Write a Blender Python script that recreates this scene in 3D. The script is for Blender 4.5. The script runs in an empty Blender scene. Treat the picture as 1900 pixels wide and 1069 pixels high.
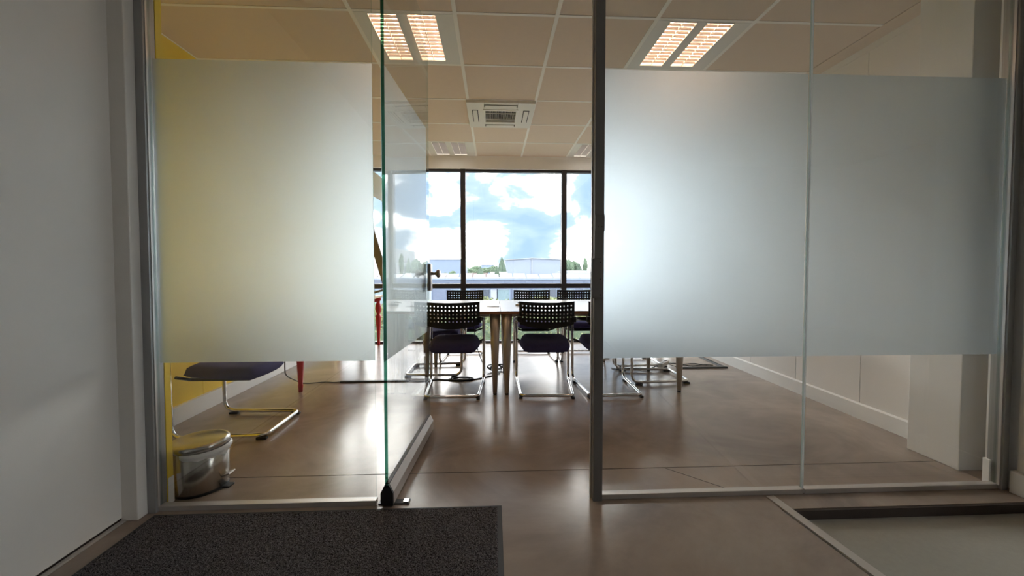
import bpy, bmesh, math, random
from mathutils import Vector, Matrix, noise
random.seed(7)
R = math.radians
PI = math.pi
sc = bpy.context.scene
col = sc.collection

# ------------------------------------------------------------------ camera
CAM_Z = 1.03
F_PX, CY = 742.3, 519.6
cam_d = bpy.data.cameras.new('camera')
cam_d.sensor_width = 36.0
cam_d.lens = F_PX * 36.0 / 1900.0
cam_d.shift_y = -(534.5 - CY) / 1900.0
cam_d.clip_start = 0.05
cam_d.clip_end = 2000
cam = bpy.data.objects.new('camera', cam_d)
col.objects.link(cam)
cam.location = (0, 0, CAM_Z)
cam.rotation_euler = (R(90 - 1.789), 0, R(-2.664))
sc.camera = cam

# ------------------------------------------------------------------ world: bright broken cloud
SKY_STRENGTH = 1.0
w = bpy.data.worlds.new('sky'); sc.world = w; w.use_nodes = True
nt = w.node_tree; nt.nodes.clear()
def wn(t): return nt.nodes.new(t)
tc = wn('ShaderNodeTexCoord'); mp = wn('ShaderNodeMapping'); mp.inputs['Scale'].default_value = (1.0, 1.0, 1.9)
mp.inputs['Location'].default_value = (0.2, 0.0, 0.05)
nz = wn('ShaderNodeTexNoise'); nz.inputs['Scale'].default_value = 5.2; nz.inputs['Detail'].default_value = 6; nz.inputs['Roughness'].default_value = 0.52
nz.inputs['Distortion'].default_value = 0.35
rp = wn('ShaderNodeValToRGB')
rp.color_ramp.elements[0].position = 0.36; rp.color_ramp.elements[0].color = (0.17, 0.25, 0.37, 1)
rp.color_ramp.elements[1].position = 0.66; rp.color_ramp.elements[1].color = (8.8, 8.45, 8.0, 1)
e = rp.color_ramp.elements.new(0.47); e.color = (0.23, 0.305, 0.40, 1)
e = rp.color_ramp.elements.new(0.53); e.color = (0.75, 0.80, 0.86, 1)
bg = wn('ShaderNodeBackground'); bg.inputs['Strength'].default_value = SKY_STRENGTH
wo = wn('ShaderNodeOutputWorld')
L = nt.links.new
L(tc.outputs['Generated'], mp.inputs['Vector']); L(mp.outputs['Vector'], nz.inputs['Vector'])
L(nz.outputs['Fac'], rp.inputs['Fac']); L(rp.outputs['Color'], bg.inputs['Color']); L(bg.outputs['Background'], wo.inputs['Surface'])

sc.view_settings.view_transform = 'Standard'
sc.view_settings.look = 'None'
sc.view_settings.gamma = 1
sc.view_settings.use_curve_mapping = False
sc.view_settings.exposure = 1.85
sc.cycles.use_denoising = True
sc.cycles.max_bounces = 10
sc.cycles.diffuse_bounces = 6
sc.cycles.glossy_bounces = 6
sc.cycles.transmission_bounces = 12
sc.cycles.transparent_max_bounces = 32
sc.cycles.sample_clamp_indirect = 8
sc.cycles.blur_glossy = 1.0
sc.cycles.adaptive_threshold = 0.02

# ------------------------------------------------------------------ materials
def mat(name):
    m = bpy.data.materials.new(name); m.use_nodes = True
    return m, m.node_tree, m.node_tree.nodes['Principled BSDF']
def setp(p, color=None, rough=None, metal=None, spec=None):
    if color is not None: p.inputs['Base Color'].default_value = (*color, 1)
    if rough is not None: p.inputs['Roughness'].default_value = rough
    if metal is not None: p.inputs['Metallic'].default_value = metal
    if spec is not None: p.inputs['Specular IOR Level'].default_value = spec
def nd(t, kind): return t.nodes.new(kind)
def simple(name, color, rough=0.5, metal=0.0, spec=0.5, var=0.06, scale=8.0, bump=0.0, bscale=200.0, rvar=0.0, stretch=None):
    """plain surface with a little procedural variation in tone and relief"""
    m, t, p = mat(name); setp(p, color, rough, metal, spec)
    g = nd(t, 'ShaderNodeNewGeometry')
    vec = g.outputs['Position']
    if stretch:
        mm = nd(t, 'ShaderNodeMapping'); mm.inputs['Scale'].default_value = stretch
        t.links.new(vec, mm.inputs['Vector']); vec = mm.outputs['Vector']
    n = nd(t, 'ShaderNodeTexNoise'); n.inputs['Scale'].default_value = scale; n.inputs['Detail'].default_value = 5
    t.links.new(vec, n.inputs['Vector'])
    mx = nd(t, 'ShaderNodeMix'); mx.data_type = 'RGBA'
    mx.inputs['A'].default_value = (*[c * (1 - var) for c in color], 1)
    mx.inputs['B'].default_value = (*[min(1, c * (1 + var)) for c in color], 1)
    t.links.new(n.outputs['Fac'], mx.inputs['Factor']); t.links.new(mx.outputs['Result'], p.inputs['Base Color'])
    if rvar:
        mr = nd(t, 'ShaderNodeMapRange'); mr.inputs['To Min'].default_value = max(0.02, rough - rvar); mr.inputs['To Max'].default_value = rough + rvar
        t.links.new(n.outputs['Fac'], mr.inputs['Value']); t.links.new(mr.outputs['Result'], p.inputs['Roughness'])
    if bump:
        n2 = nd(t, 'ShaderNodeTexNoise'); n2.inputs['Scale'].default_value = bscale; n2.inputs['Detail'].default_value = 3
        t.links.new(vec, n2.inputs['Vector'])
        b = nd(t, 'ShaderNodeBump'); b.inputs['Strength'].default_value = bump; b.inputs['Distance'].default_value = 0.002
        t.links.new(n2.outputs['Fac'], b.inputs['Height']); t.links.new(b.outputs['Normal'], p.inputs['Normal'])
    return m

M = {}
M['wall_white'] = simple('painted_wall_white', (0.80, 0.79, 0.77), 0.7, var=0.03, bump=0.15, bscale=350)
M['corr_wall'] = simple('corridor_wall_panel', (0.80, 0.775, 0.74), 0.6, var=0.03, bump=0.1, bscale=300)
M['corr_dark'] = simple('corridor_shell_taupe', (0.50, 0.47, 0.43), 0.8, var=0.03)
M['panel_white'] = simple('wall_panel_offwhite', (0.80, 0.77, 0.74), 0.55, var=0.02)
M['yellow'] = simple('painted_wall_yellow', (0.86, 0.61, 0.035), 0.5, var=0.04, bump=0.08, bscale=300)
M['skirting'] = simple('skirting_white', (0.84, 0.83, 0.81), 0.5, var=0.02)
M['tile'] = simple('ceiling_tile_mineral', (0.80, 0.68, 0.585), 0.95, spec=0.1, var=0.03, scale=30, bump=0.4, bscale=600)
M['tbar'] = simple('ceiling_grid_white', (0.95, 0.92, 0.88), 0.45, var=0.01)
M['white_metal'] = simple('white_enamel', (0.78, 0.77, 0.75), 0.4, var=0.01)
M['white_plastic'] = simple('white_plastic', (0.80, 0.77, 0.72), 0.4, var=0.01)
M['dark_void'] = simple('dark_cavity', (0.035, 0.03, 0.028), 0.8, var=0.1)
M['frame'] = simple('window_frame_dark', (0.045, 0.04, 0.045), 0.45, var=0.1)
M['alu'] = simple('anodised_aluminium', (0.36, 0.36, 0.36), 0.42, metal=0.6, var=0.03, scale=20, stretch=(1, 1, 0.05))
M['alu_light'] = simple('brushed_aluminium_rail', (0.62, 0.59, 0.57), 0.4, metal=0.55, var=0.04, scale=20)
M['post'] = simple('door_post_grey', (0.20, 0.195, 0.195), 0.5, metal=0.25, var=0.04, scale=20, stretch=(1, 1, 0.05))
M['chrome'] = simple('chrome_tube', (0.72, 0.70, 0.68), 0.12, metal=1.0, var=0.02)
M['bronze'] = simple('satin_handle_metal', (0.42, 0.37, 0.33), 0.28, metal=1.0, var=0.03)
M['steel'] = simple('brushed_steel', (0.48, 0.45, 0.41), 0.235, metal=1.0, var=0.16, scale=70, rvar=0.025, stretch=(1, 1, 0.02))
M['black_plastic'] = simple('black_plastic', (0.012, 0.012, 0.013), 0.35, var=0.1)
M['black_rubber'] = simple('black_rubber', (0.015, 0.015, 0.015), 0.6, var=0.1)
M['navy'] = simple('navy_upholstery', (0.066, 0.060, 0.165), 0.9, spec=0.2, var=0.25, scale=40, bump=0.6, bscale=900)
M['red'] = simple('red_lacquer', (0.50, 0.020, 0.030), 0.35, var=0.05)
M['dome'] = None
M['lamp_arm'] = simple('lamp_arm_olive', (0.20, 0.185, 0.16), 0.5, var=0.15)
M['shade'] = simple('lamp_shade_grey', (0.42, 0.42, 0.44), 0.4, metal=0.3, var=0.04)
M['bag'] = simple('bin_liner', (0.75, 0.74, 0.74), 0.35, var=0.05, bump=0.8, bscale=60)
M['cable'] = simple('black_cable', (0.02, 0.02, 0.02), 0.5, var=0.1)
M['grey_cable'] = simple('grey_cable', (0.16, 0.15, 0.14), 0.5, var=0.1)
M['strip_white'] = simple('power_strip_white', (0.66, 0.64, 0.60), 0.45, var=0.02)
M['table_white'] = simple('table_laminate_white', (0.80, 0.79, 0.77), 0.22, var=0.02)
M['wood_edge'] = simple('table_edge_wood', (0.32, 0.14, 0.065), 0.45, var=0.2, scale=25, stretch=(1, 8, 8))
M['desk_wood'] = simple('desk_top_wood', (0.62, 0.45, 0.28), 0.3, var=0.12, scale=14, stretch=(8, 1, 8))
M['leg_metal'] = simple('table_leg_metal', (0.56, 0.51, 0.45), 0.35, metal=0.5, var=0.06, scale=40, stretch=(1, 1, 0.05))
M['mat_rubber'] = simple('mat_rubber_border', (0.05, 0.05, 0.052), 0.7, var=0.1)
M['sealant'] = simple('joint_sealant', (0.07, 0.05, 0.045), 0.7, var=0.1)
M['batten'] = simple('dark_wood_batten', (0.10, 0.065, 0.04), 0.6, var=0.2, scale=30)
M['recess'] = simple('recess_floor_cover', (0.36, 0.34, 0.29), 0.75, var=0.08, scale=60, bump=0.4, bscale=500)
M['recess_edge'] = simple('recess_edge_shaded_brown', (0.05, 0.035, 0.028), 0.7, var=0.15)  # brown darkened: the shade inside the recesses is put into the colour
M['strip_metal'] = simple('edge_strip', (0.55, 0.51, 0.47), 0.5, metal=0.2, var=0.05)
M['screw'] = simple('screw_head', (0.06, 0.06, 0.06), 0.4, metal=0.8, var=0.05)

# polished concrete
def concrete():
    m, t, p = mat('polished_concrete'); setp(p, None, 0.25, 0, 0.40)
    g = nd(t, 'ShaderNodeNewGeometry'); P = g.outputs['Position']
    a = nd(t, 'ShaderNodeTexNoise'); a.inputs['Scale'].default_value = 1.6; a.inputs['Detail'].default_value = 7; a.inputs['Roughness'].default_value = 0.62
    a.inputs['Distortion'].default_value = 0.6
    b = nd(t, 'ShaderNodeTexNoise'); b.inputs['Scale'].default_value = 14; b.inputs['Detail'].default_value = 6
    c = nd(t, 'ShaderNodeTexNoise'); c.inputs['Scale'].default_value = 120; c.inputs['Detail'].default_value = 2
    for n in (a, b, c): t.links.new(P, n.inputs['Vector'])
    r = nd(t, 'ShaderNodeValToRGB')
    r.color_ramp.elements[0].position = 0.30; r.color_ramp.elements[0].color = (0.215, 0.163, 0.130, 1)
    r.color_ramp.elements[1].position = 0.72; r.color_ramp.elements[1].color = (0.41, 0.33, 0.275, 1)
    t.links.new(a.outputs['Fac'], r.inputs['Fac'])
    mx = nd(t, 'ShaderNodeMix'); mx.data_type = 'RGBA'; mx.blend_type = 'MULTIPLY'; mx.inputs['Factor'].default_value = 0.05
    r2 = nd(t, 'ShaderNodeValToRGB'); r2.color_ramp.elements[0].position = 0.3; r2.color_ramp.elements[0].color = (0.62, 0.60, 0.58, 1)
    r2.color_ramp.elements[1].position = 0.65; r2.color_ramp.elements[1].color = (1, 1, 1, 1)
    t.links.new(b.outputs['Fac'], r2.inputs['Fac'])
    t.links.new(r.outputs['Color'], mx.inputs['A']); t.links.new(r2.outputs['Color'], mx.inputs['B'])
    t.links.new(mx.outputs['Result'], p.inputs['Base Color'])
    mr = nd(t, 'ShaderNodeMapRange'); mr.inputs['To Min'].default_value = 0.19; mr.inputs['To Max'].default_value = 0.262
    t.links.new(a.outputs['Fac'], mr.inputs['Value']); t.links.new(mr.outputs['Result'], p.inputs['Roughness'])
    bp = nd(t, 'ShaderNodeBump'); bp.inputs['Strength'].default_value = 0.03; bp.inputs['Distance'].default_value = 0.002
    t.links.new(b.outputs['Fac'], bp.inputs['Height']); t.links.new(bp.outputs['Normal'], p.inputs['Normal'])
    return m
M['concrete'] = concrete()

def clear_glass(name, tint=(0.975, 0.985, 0.98)):
    """thin pane: transparent plus Fresnel mirror on each face"""
    m = bpy.data.materials.new(name); m.use_nodes = True; t = m.node_tree; t.nodes.clear()
    g = nd(t, 'ShaderNodeNewGeometry')
    mr = nd(t, 'ShaderNodeMapRange'); mr.inputs['To Min'].default_value = 1.5; mr.inputs['To Max'].default_value = 1 / 1.5
    t.links.new(g.outputs['Backfacing'], mr.inputs['Value'])
    f = nd(t, 'ShaderNodeFresnel'); t.links.new(mr.outputs['Result'], f.inputs['IOR'])
    tr = nd(t, 'ShaderNodeBsdfTransparent'); tr.inputs['Color'].default_value = (*tint, 1)
    gl = nd(t, 'ShaderNodeBsdfGlossy'); gl.inputs['Roughness'].default_value = 0.0
    mx = nd(t, 'ShaderNodeMixShader'); o = nd(t, 'ShaderNodeOutputMaterial')
    t.links.new(f.outputs['Fac'], mx.inputs['Fac']); t.links.new(tr.outputs[0], mx.inputs[1]); t.links.new(gl.outputs[0], mx.inputs[2])
    t.links.new(mx.outputs[0], o.inputs['Surface'])
    return m
M['glass'] = clear_glass('clear_glass')
M['window_glass'] = clear_glass('window_glass', (0.96, 0.97, 0.97))
def edge_glass(name, tint):
    m = bpy.data.materials.new(name); m.use_nodes = True; t = m.node_tree; t.nodes.clear()
    tr = nd(t, 'ShaderNodeBsdfTransparent'); tr.inputs['Color'].default_value = (*tint, 1)
    gl = nd(t, 'ShaderNodeBsdfGlossy'); gl.inputs['Roughness'].default_value = 0.1; gl.inputs['Color'].default_value = (0.5, 0.8, 0.7, 1)
    mx = nd(t, 'ShaderNodeMixShader'); mx.inputs['Fac'].default_value = 0.06; o = nd(t, 'ShaderNodeOutputMaterial')
    t.links.new(tr.outputs[0], mx.inputs[1]); t.links.new(gl.outputs[0], mx.inputs[2]); t.links.new(mx.outputs[0], o.inputs['Surface'])
    return m
M['glass_edge'] = edge_glass('green_glass_edge', (0.03, 0.14, 0.095))
M['pale_edge'] = edge_glass('pale_glass_edge', (0.80, 0.86, 0.84))
def frosted():
    m = bpy.data.materials.new('frosted_film'); m.use_nodes = True; t = m.node_tree; t.nodes.clear()
    g = nd(t, 'ShaderNodeBsdfGlass'); g.distribution = 'MULTI_GGX'
    g.inputs['Color'].default_value = (0.85, 0.89, 0.915, 1); g.inputs['Roughness'].default_value = 0.85; g.inputs['IOR'].default_value = 1.30
    o = nd(t, 'ShaderNodeOutputMaterial'); t.links.new(g.outputs[0], o.inputs['Surface'])
    return m
M['film'] = frosted()
def silicone():
    m, t, p = mat('clear_silicone'); setp(p, (0.85, 0.87, 0.88), 0.25)
    tl = nd(t, 'ShaderNodeBsdfTranslucent'); tl.inputs['Color'].default_value = (0.9, 0.93, 0.95, 1)
    mx = nd(t, 'ShaderNodeMixShader'); mx.inputs['Fac'].default_value = 0.6
    t.links.new(p.outputs[0], mx.inputs[1]); t.links.new(tl.outputs[0], mx.inputs[2]); t.links.new(mx.outputs[0], t.nodes['Material Output'].inputs['Surface'])
    return m
M['silicone'] = silicone()
M['dome'] = silicone()
def emitter(name, color, strength):
    m = bpy.data.materials.new(name); m.use_nodes = True; t = m.node_tree; t.nodes.clear()
    e = nd(t, 'ShaderNodeEmission'); e.inputs['Color'].default_value = (*color, 1); e.inputs['Strength'].default_value = strength
    o = nd(t, 'ShaderNodeOutputMaterial'); t.links.new(e.outputs[0], o.inputs['Surface'])
    return m
M['tube_on'] = emitter('fluorescent_tube_lit', (1.0, 0.62, 0.40), 7.0)
M['tube_off'] = emitter('fluorescent_tube_dim', (1.0, 0.93, 0.85), 2.2)
M['louvre'] = simple('louvre_aluminium', (0.30, 0.28, 0.27), 0.4, var=0.02)
M['reflector'] = simple('lamp_reflector_white', (0.80, 0.78, 0.75), 0.4, var=0.02)
def carpet():
    m, t, p = mat('mat_pile'); setp(p, (0.03, 0.03, 0.035), 0.95, 0, 0.1)
    g = nd(t, 'ShaderNodeNewGeometry')
    n = nd(t, 'ShaderNodeTexNoise'); n.inputs['Scale'].default_value = 330; n.inputs['Detail'].default_value = 2
    t.links.new(g.outputs['Position'], n.inputs['Vector'])
    r = nd(t, 'ShaderNodeValToRGB'); r.color_ramp.elements[0].position = 0.38; r.color_ramp.elements[0].color = (0.016, 0.015, 0.017, 1)
    r.color_ramp.elements[1].position = 0.66; r.color_ramp.elements[1].color = (0.20, 0.185, 0.19, 1)
    t.links.new(n.outputs['Fac'], r.inputs['Fac']); t.links.new(r.outputs['Color'], p.inputs['Base Color'])
    return m
M['pile'] = carpet()
# outdoors
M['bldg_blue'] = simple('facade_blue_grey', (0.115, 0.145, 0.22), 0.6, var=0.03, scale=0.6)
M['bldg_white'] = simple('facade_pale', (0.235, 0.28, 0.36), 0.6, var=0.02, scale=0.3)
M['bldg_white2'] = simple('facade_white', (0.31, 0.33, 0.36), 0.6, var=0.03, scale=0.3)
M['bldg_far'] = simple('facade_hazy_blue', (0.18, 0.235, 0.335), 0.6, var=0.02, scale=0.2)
M['pane_pale'] = simple('window_pane_pale', (0.17, 0.24, 0.28), 0.15, var=0.05, scale=1.0)
M['pane_white'] = simple('window_blind_white', (0.29, 0.32, 0.36), 0.5, var=0.03, scale=1.0)
M['pane_dark'] = simple('window_pane_grey', (0.08, 0.095, 0.13), 0.15, var=0.05, scale=1.0)
M['roofing'] = simple('flat_roof', (0.13, 0.135, 0.15), 0.8, var=0.08, scale=1.0)
M['solar'] = simple('solar_panel', (0.3, 0.33, 0.37), 0.25, var=0.03, scale=1.0)
M['roof_tile'] = simple('roof_brown', (0.1, 0.07, 0.068), 0.8, var=0.1, scale=2.0)
M['ground'] = simple('ground_outside', (0.44, 0.42, 0.38), 0.9, var=0.2, scale=0.2)
M['leaf'] = simple('foliage_hedge', (0.22, 0.26, 0.13), 0.7, var=0.5, scale=2.5)
M['leaf2'] = simple('foliage_tree', (0.12, 0.175, 0.115), 0.8, var=0.3, scale=0.8)
M['conifer'] = simple('foliage_conifer', (0.085, 0.125, 0.09), 0.8, var=0.3, scale=1.0)
M['bark'] = simple('bark', (0.13, 0.10, 0.08), 0.9, var=0.2)
M['crane'] = simple('crane_steel', (0.45, 0.46, 0.46), 0.6, var=0.05)

# ------------------------------------------------------------------ mesh helpers
class MB:
    def __init__(self): self.bm = bmesh.new()
    def box(self, x0, x1, y0, y1, z0, z1, bev=0.0, mat_i=0, rot=None):
        r = bmesh.ops.create_cube(self.bm, size=1.0)
        vs = r['verts']
        for v in vs:
            v.co = Vector(((x0 + x1) / 2 + v.co.x * (x1 - x0), (y0 + y1) / 2 + v.co.y * (y1 - y0), (z0 + z1) / 2 + v.co.z * (z1 - z0)))
        if rot:
            c, M4 = rot
            for v in vs: v.co = M4 @ (v.co - c) + c
        fs = {f for v in vs for f in v.link_faces}
        for f in fs: f.material_index = mat_i
        if bev:
            es = {e for v in vs for e in v.link_edges}
            bmesh.ops.bevel(self.bm, geom=list(es), offset=bev, segments=2, profile=0.6, affect='EDGES')
        return self
    def prism(self, pts, axis, a, b):
        """extrude a 2D polygon; axis 'y' -> pts are (x,z), 'x' -> (y,z), 'z' -> (x,y)"""
        def P(p, t): return {'y': (p[0], t, p[1]), 'x': (t, p[0], p[1]), 'z': (p[0], p[1], t)}[axis]
        A = [self.bm.verts.new(P(p, a)) for p in pts]; B = [self.bm.verts.new(P(p, b)) for p in pts]
        n = len(pts)
        self.bm.faces.new(A); self.bm.faces.new(B[::-1])
        for i in range(n): self.bm.faces.new((A[i], B[i], B[(i + 1) % n], A[(i + 1) % n]))
        return self
    def tube(self, path, r, seg=8, caps=True, closed=False, smooth=True):
        pts = [Vector(p) for p in path]; n = len(pts); rings = []
        rad = r if isinstance(r, (list, tuple)) else [r] * n
        up = None
        for i, p in enumerate(pts):
            if closed: t = (pts[(i + 1) % n] - pts[i - 1])
            else: t = (pts[min(i + 1, n - 1)] - pts[max(i - 1, 0)])
            t.normalize()
            if up is None:
                up = Vector((0, 0, 1)) if abs(t.z) < 0.9 else Vector((0, 1, 0))
            s = t.cross(up)
            if s.length < 1e-4: s = t.cross(Vector((1, 0.3, 0.2)))
            s.normalize(); up = s.cross(t).normalized()
            rings.append([self.bm.verts.new(p + (s * math.cos(a) + up * math.sin(a)) * rad[i]) for a in [2 * PI * k / seg for k in range(seg)]])
        for i in range(n if closed else n - 1):
            A, B = rings[i], rings[(i + 1) % n]
            for k in range(seg):
                f = self.bm.faces.new((A[k], A[(k + 1) % seg], B[(k + 1) % seg], B[k])); f.smooth = smooth
        if caps and not closed:
            self.bm.faces.new(rings[0][::-1]); self.bm.faces.new(rings[-1])
        return self
    def lathe(self, prof, seg=24, c=(0, 0, 0), smooth=True):
        rings = []
        for (r, z) in prof:
            if r < 1e-5: rings.append([self.bm.verts.new((c[0], c[1], c[2] + z))])
            else: rings.append([self.bm.verts.new((c[0] + r * math.cos(2 * PI * k / seg), c[1] + r * math.sin(2 * PI * k / seg), c[2] + z)) for k in range(seg)])
        for A, B in zip(rings, rings[1:]):
            for k in range(seg):
                k2 = (k + 1) % seg
                if len(A) == 1 and len(B) == 1: continue
                if len(A) == 1: f = self.bm.faces.new((A[0], B[k], B[k2]))
                elif len(B) == 1: f = self.bm.faces.new((A[k], B[0], A[k2]))
                else: f = self.bm.faces.new((A[k], B[k], B[k2], A[k2]))
                f.smooth = smooth
        return self
    def build(self, name, m, parent=None, recalc=True, mods=None):
        if recalc: bmesh.ops.recalc_face_normals(self.bm, faces=self.bm.faces)
        me = bpy.data.meshes.new(name); self.bm.to_mesh(me); self.bm.free()
        for k in (m if isinstance(m, (list, tuple)) else [m]): me.materials.append(M[k])
        o = bpy.data.objects.new(name, me); col.objects.link(o)
        if parent is not None:
            o.parent = parent
            off = Vector(); q = parent
            loc_ = False
            while q is not None:
                off += q.location; loc_ = loc_ or bool(q.get('_local')); q = q.parent
            if not loc_: me.transform(Matrix.Translation(-off))
        return o

def fillet(pts, rad, n=5):
    out = [Vector(pts[0])]
    for i in range(1, len(pts) - 1):
        a, b, c = Vector(pts[i - 1]), Vector(pts[i]), Vector(pts[i + 1])
        r = rad[i - 1] if isinstance(rad, (list, tuple)) else rad
        u = (a - b); v = (c - b)
        r = min(r, u.length * 0.49, v.length * 0.49)
        p, q = b + u.normalized() * r, b + v.normalized() * r
        for k in range(n + 1):
            s = k / n; out.append(p * (1 - s) ** 2 + b * 2 * s * (1 - s) + q * s * s)
    out.append(Vector(pts[-1]))
    return out
def tag(o, label=None, cat=None, group=None, kind=None):
    if label: o['label'] = label
    if cat: o['category'] = cat
    if group: o['group'] = group
    if kind: o['kind'] = kind
    return o
def empty(name, loc, label=None, cat=None, group=None, kind=None, rz=0.0, local=False):
    o = bpy.data.objects.new(name, None); col.objects.link(o); o.empty_display_size = 0.1
    o.location = loc; o.rotation_euler = (0, 0, rz)
    if local: o['_local'] = 1
    return tag(o, label, cat, group, kind)
def struct(o, label=None):
    o['kind'] = 'structure'
    if label: o['label'] = label
    return o
def bx(name, m, parent, *a, **k): return MB().box(*a, **k).build(name, m, parent)
def copy_tree(o, parent=None):
    c = o.copy(); col.objects.link(c)
    if parent is not None: c.parent = parent
    for ch in list(o.children): copy_tree(ch, c)
    return c

# ================================================================== THE SETTING
CEIL = CAM_Z + 1.481          # 2.511
YP = 1.74                     # glass partition plane
YW = 5.44                     # window wall
XL, XR = -2.10, 2.50          # room side walls

# ---- floor
fl = struct(empty('floor', (0, 0, 0)), 'polished brown grey concrete floor')
bx('floor_slab', 'concrete', fl, -2.4, 2.9, 1.993, YW + 0.02, -0.12, 0)
bx('floor_slab', 'concrete', fl, -2.4, 2.9, 1.62, 1.987, -0.12, 0)
MB().prism([(-2.4, -3.2), (1.655, -3.2), (1.222, 1.62), (-2.4, 1.62)], 'z', -0.12, 0).build('floor_slab', 'concrete', fl)
bx('joint_sealant', 'sealant', fl, -2.4, 2.9, 1.986, 1.994, -0.1, -0.0015)
ang = math.atan2(1.779 - 1.989, 1.09 - 0.875); mid = Vector((0.9825, 1.884, 0))
bx('joint_sealant', 'sealant', fl, mid.x - 0.15, mid.x + 0.15, mid.y - 0.002, mid.y + 0.002, -0.001, 0.0006, rot=(mid, Matrix.Rotation(ang, 3, 'Z')))
# sunken floor at the right of the corridor
bx('sunken_panel', 'recess', fl, 1.15, 6.1, -3.2, 1.62, -0.16, -0.042)
bx('sunken_edge', 'recess_edge', fl, 1.24, 6.1, 1.606, 1.6199, -0.042, -0.002)
# ---- ceiling of the meeting room: tiles in a grid
cl = struct(empty('ceiling', (0, 0, CEIL)), 'beige mineral tile ceiling in a white grid')
bx('ceiling_backing', 'dark_void', cl, -2.4, 2.9, 1.70, 5.6, CEIL + 0.06, CEIL + 0.10)
gx = [-2.115, -0.823, -0.223, 0.377, 0.977, 1.577, 2.378]
gy = [1.752, 1.785, 2.385, 2.985, 3.585, 4.185, 4.785, 5.385]
lights_at = {(1, 2): True, (4, 2): True, (1, 6): False, (4, 6): False}
ac_cell = (2, 4)
for i in range(len(gx) - 1):
    for j in range(1, len(gy) - 1):
        if (i, j) in lights_at or (i, j) == ac_cell: continue
        g = 0.004
        bx('ceiling_tile', 'tile', cl, gx[i] + g, gx[i + 1] - g, gy[j] + g, gy[j + 1] - g, CEIL - 0.0005, CEIL + 0.016)
for i in range(1, len(gx) - 1):
    bx('grid_bar', 'tbar', cl, gx[i] - 0.012, gx[i] + 0.012, gy[0], gy[-1], CEIL - 0.004, CEIL - 0.0008)
for j in range(1, len(gy)):
    bx('grid_bar', 'tbar', cl, gx[0], gx[-1], gy[j] - 0.010, gy[j] + 0.010, CEIL - 0.0036, CEIL - 0.0007)
bx('wall_angle', 'tbar', cl, -2.118, -2.092, gy[0], gy[-1], CEIL - 0.004, CEIL + 0.02)
bx('ceiling_border', 'tile', cl, 2.380, 2.52, 1.752, 5.40, CEIL - 0.002, CEIL + 0.02)
bx('ceiling_border', 'tile', cl, -2.2, 2.52, 1.70, 1.781, CEIL - 0.002, CEIL + 0.02)
# pelmet between tiles and window head
pel = struct(bx('trim_1', 'tbar', None, XL, XR, 5.392, YW - 0.005, CEIL - 0.163, CEIL + 0.02), 'pale pelmet along the top of the window wall')

# ---- left wall (yellow panels) and skirting
wl = struct(empty('wall_left', (XL, 3.5, 0)), 'bright yellow panelled wall')
bx('wall_core', 'dark_void', wl, XL - 0.10, XL - 0.014, 1.80, 5.6, 0, CEIL + 0.05)
ys = [1.80, 2.381, 2.971, 3.561, 4.151, 4.741, 5.331, 5.6]
for a, b in zip(ys, ys[1:]):
    bx('wall_panel', 'yellow', wl, XL - 0.014, XL, a + 0.0015, b - 0.0015, 0, CEIL + 0.03)
sk = struct(bx('baseboard_left', 'skirting', None, XL, XL + 0.028, 1.84, YW, 0, 0.115, bev=0.003), 'white skirting board under the yellow wall')
# front wall end on the left: yellow reveal beside the glass
wf = struct(empty('wall_front_left', (-1.75, 1.79, 0)), 'yellow wall end beside the glass partition')
bx('reveal', 'yellow', wf, -2.2, -1.411, 1.772, 1.804, 0, CEIL + 0.03)
bx('skirting_end', 'skirting', wf, -1.411, -1.4085, 1.774, 1.8045, 0, 0.115)
# ---- right wall
wr = struct(empty('wall_right', (XR, 3.5, 0)), 'off white panelled wall')
bx('wall_core', 'dark_void', wr, XR + 0.014, XR + 0.10, 1.80, 5.6, 0, CEIL + 0.05)
ys = [1.80, 2.016, 2.596, 3.176, 3.756, 4.336, 4.916, 5.6]
for a, b in zip(ys, ys[1:]):
    bx('wall_panel', 'panel_white', wr, XR, XR + 0.014, a + 0.0025, b - 0.0025, 0, CEIL - 0.045)
bx('head_track', 'panel_white', wr, XR - 0.003, XR + 0.014, 1.80, 5.6, CEIL - 0.045, CEIL + 0.03)
sk = struct(MB().prism([(XR, 0), (XR - 0.016, 0), (XR - 0.016, 0.098), (XR - 0.004, 0.106), (XR, 0.106)], 'y', 2.12, YW).build('baseboard_right', 'skirting'), 'white skirting board under the off white wall')
pier = struct(bx('wall_pier_right', 'wall_white', None, 2.352, 2.62, 1.888, 2.142, 0, CEIL, bev=0.004), 'white pier beside the right glass panel')
wfr = struct(bx('wall_front_right', 'wall_white', None, 2.375, 6.1, 1.752, 1.80, 0, CEIL + 0.03), 'wall end right of the glass partition')
tr2 = struct(bx('trim_2', 'skirting', None, 2.336, 2.362, 1.752, 1.78, 0, 0.122, bev=0.002), 'short white skirting end by the right frame')

# ---- window wall: dark frame, mullions, transom, panes
wn1 = struct(empty('window_1', (0, YW, 0)), 'full height window wall with dark frame')
HEAD = CEIL - 0.163
sx = lambda X: X * YW / 6.15
mull = [sx(-0.4605) + k * (sx(1.0895) - sx(-0.4605)) for k in range(-1, 3)]
SILL_T = 0.028
bx('head_frame', 'frame', wn1, XL - 0.1, XR + 0.1, YW, YW + 0.07, HEAD - 0.03, HEAD + 0.06)
bx('sill_frame', 'frame', wn1, XL - 0.1, XR + 0.1, YW, YW + 0.07, -0.05, SILL_T)
zt0, zt1 = CAM_Z - 0.319 * YW / 6.15, CAM_Z - 0.249 * YW / 6.15
edges = [XL - 0.1] + mull + [XR + 0.1]
for i, mx_ in enumerate(mull):
    bx('mullion', 'frame', wn1, mx_ - 0.033, mx_ + 0.033, YW - 0.02, YW + 0.08, 0.0, HEAD)
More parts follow.
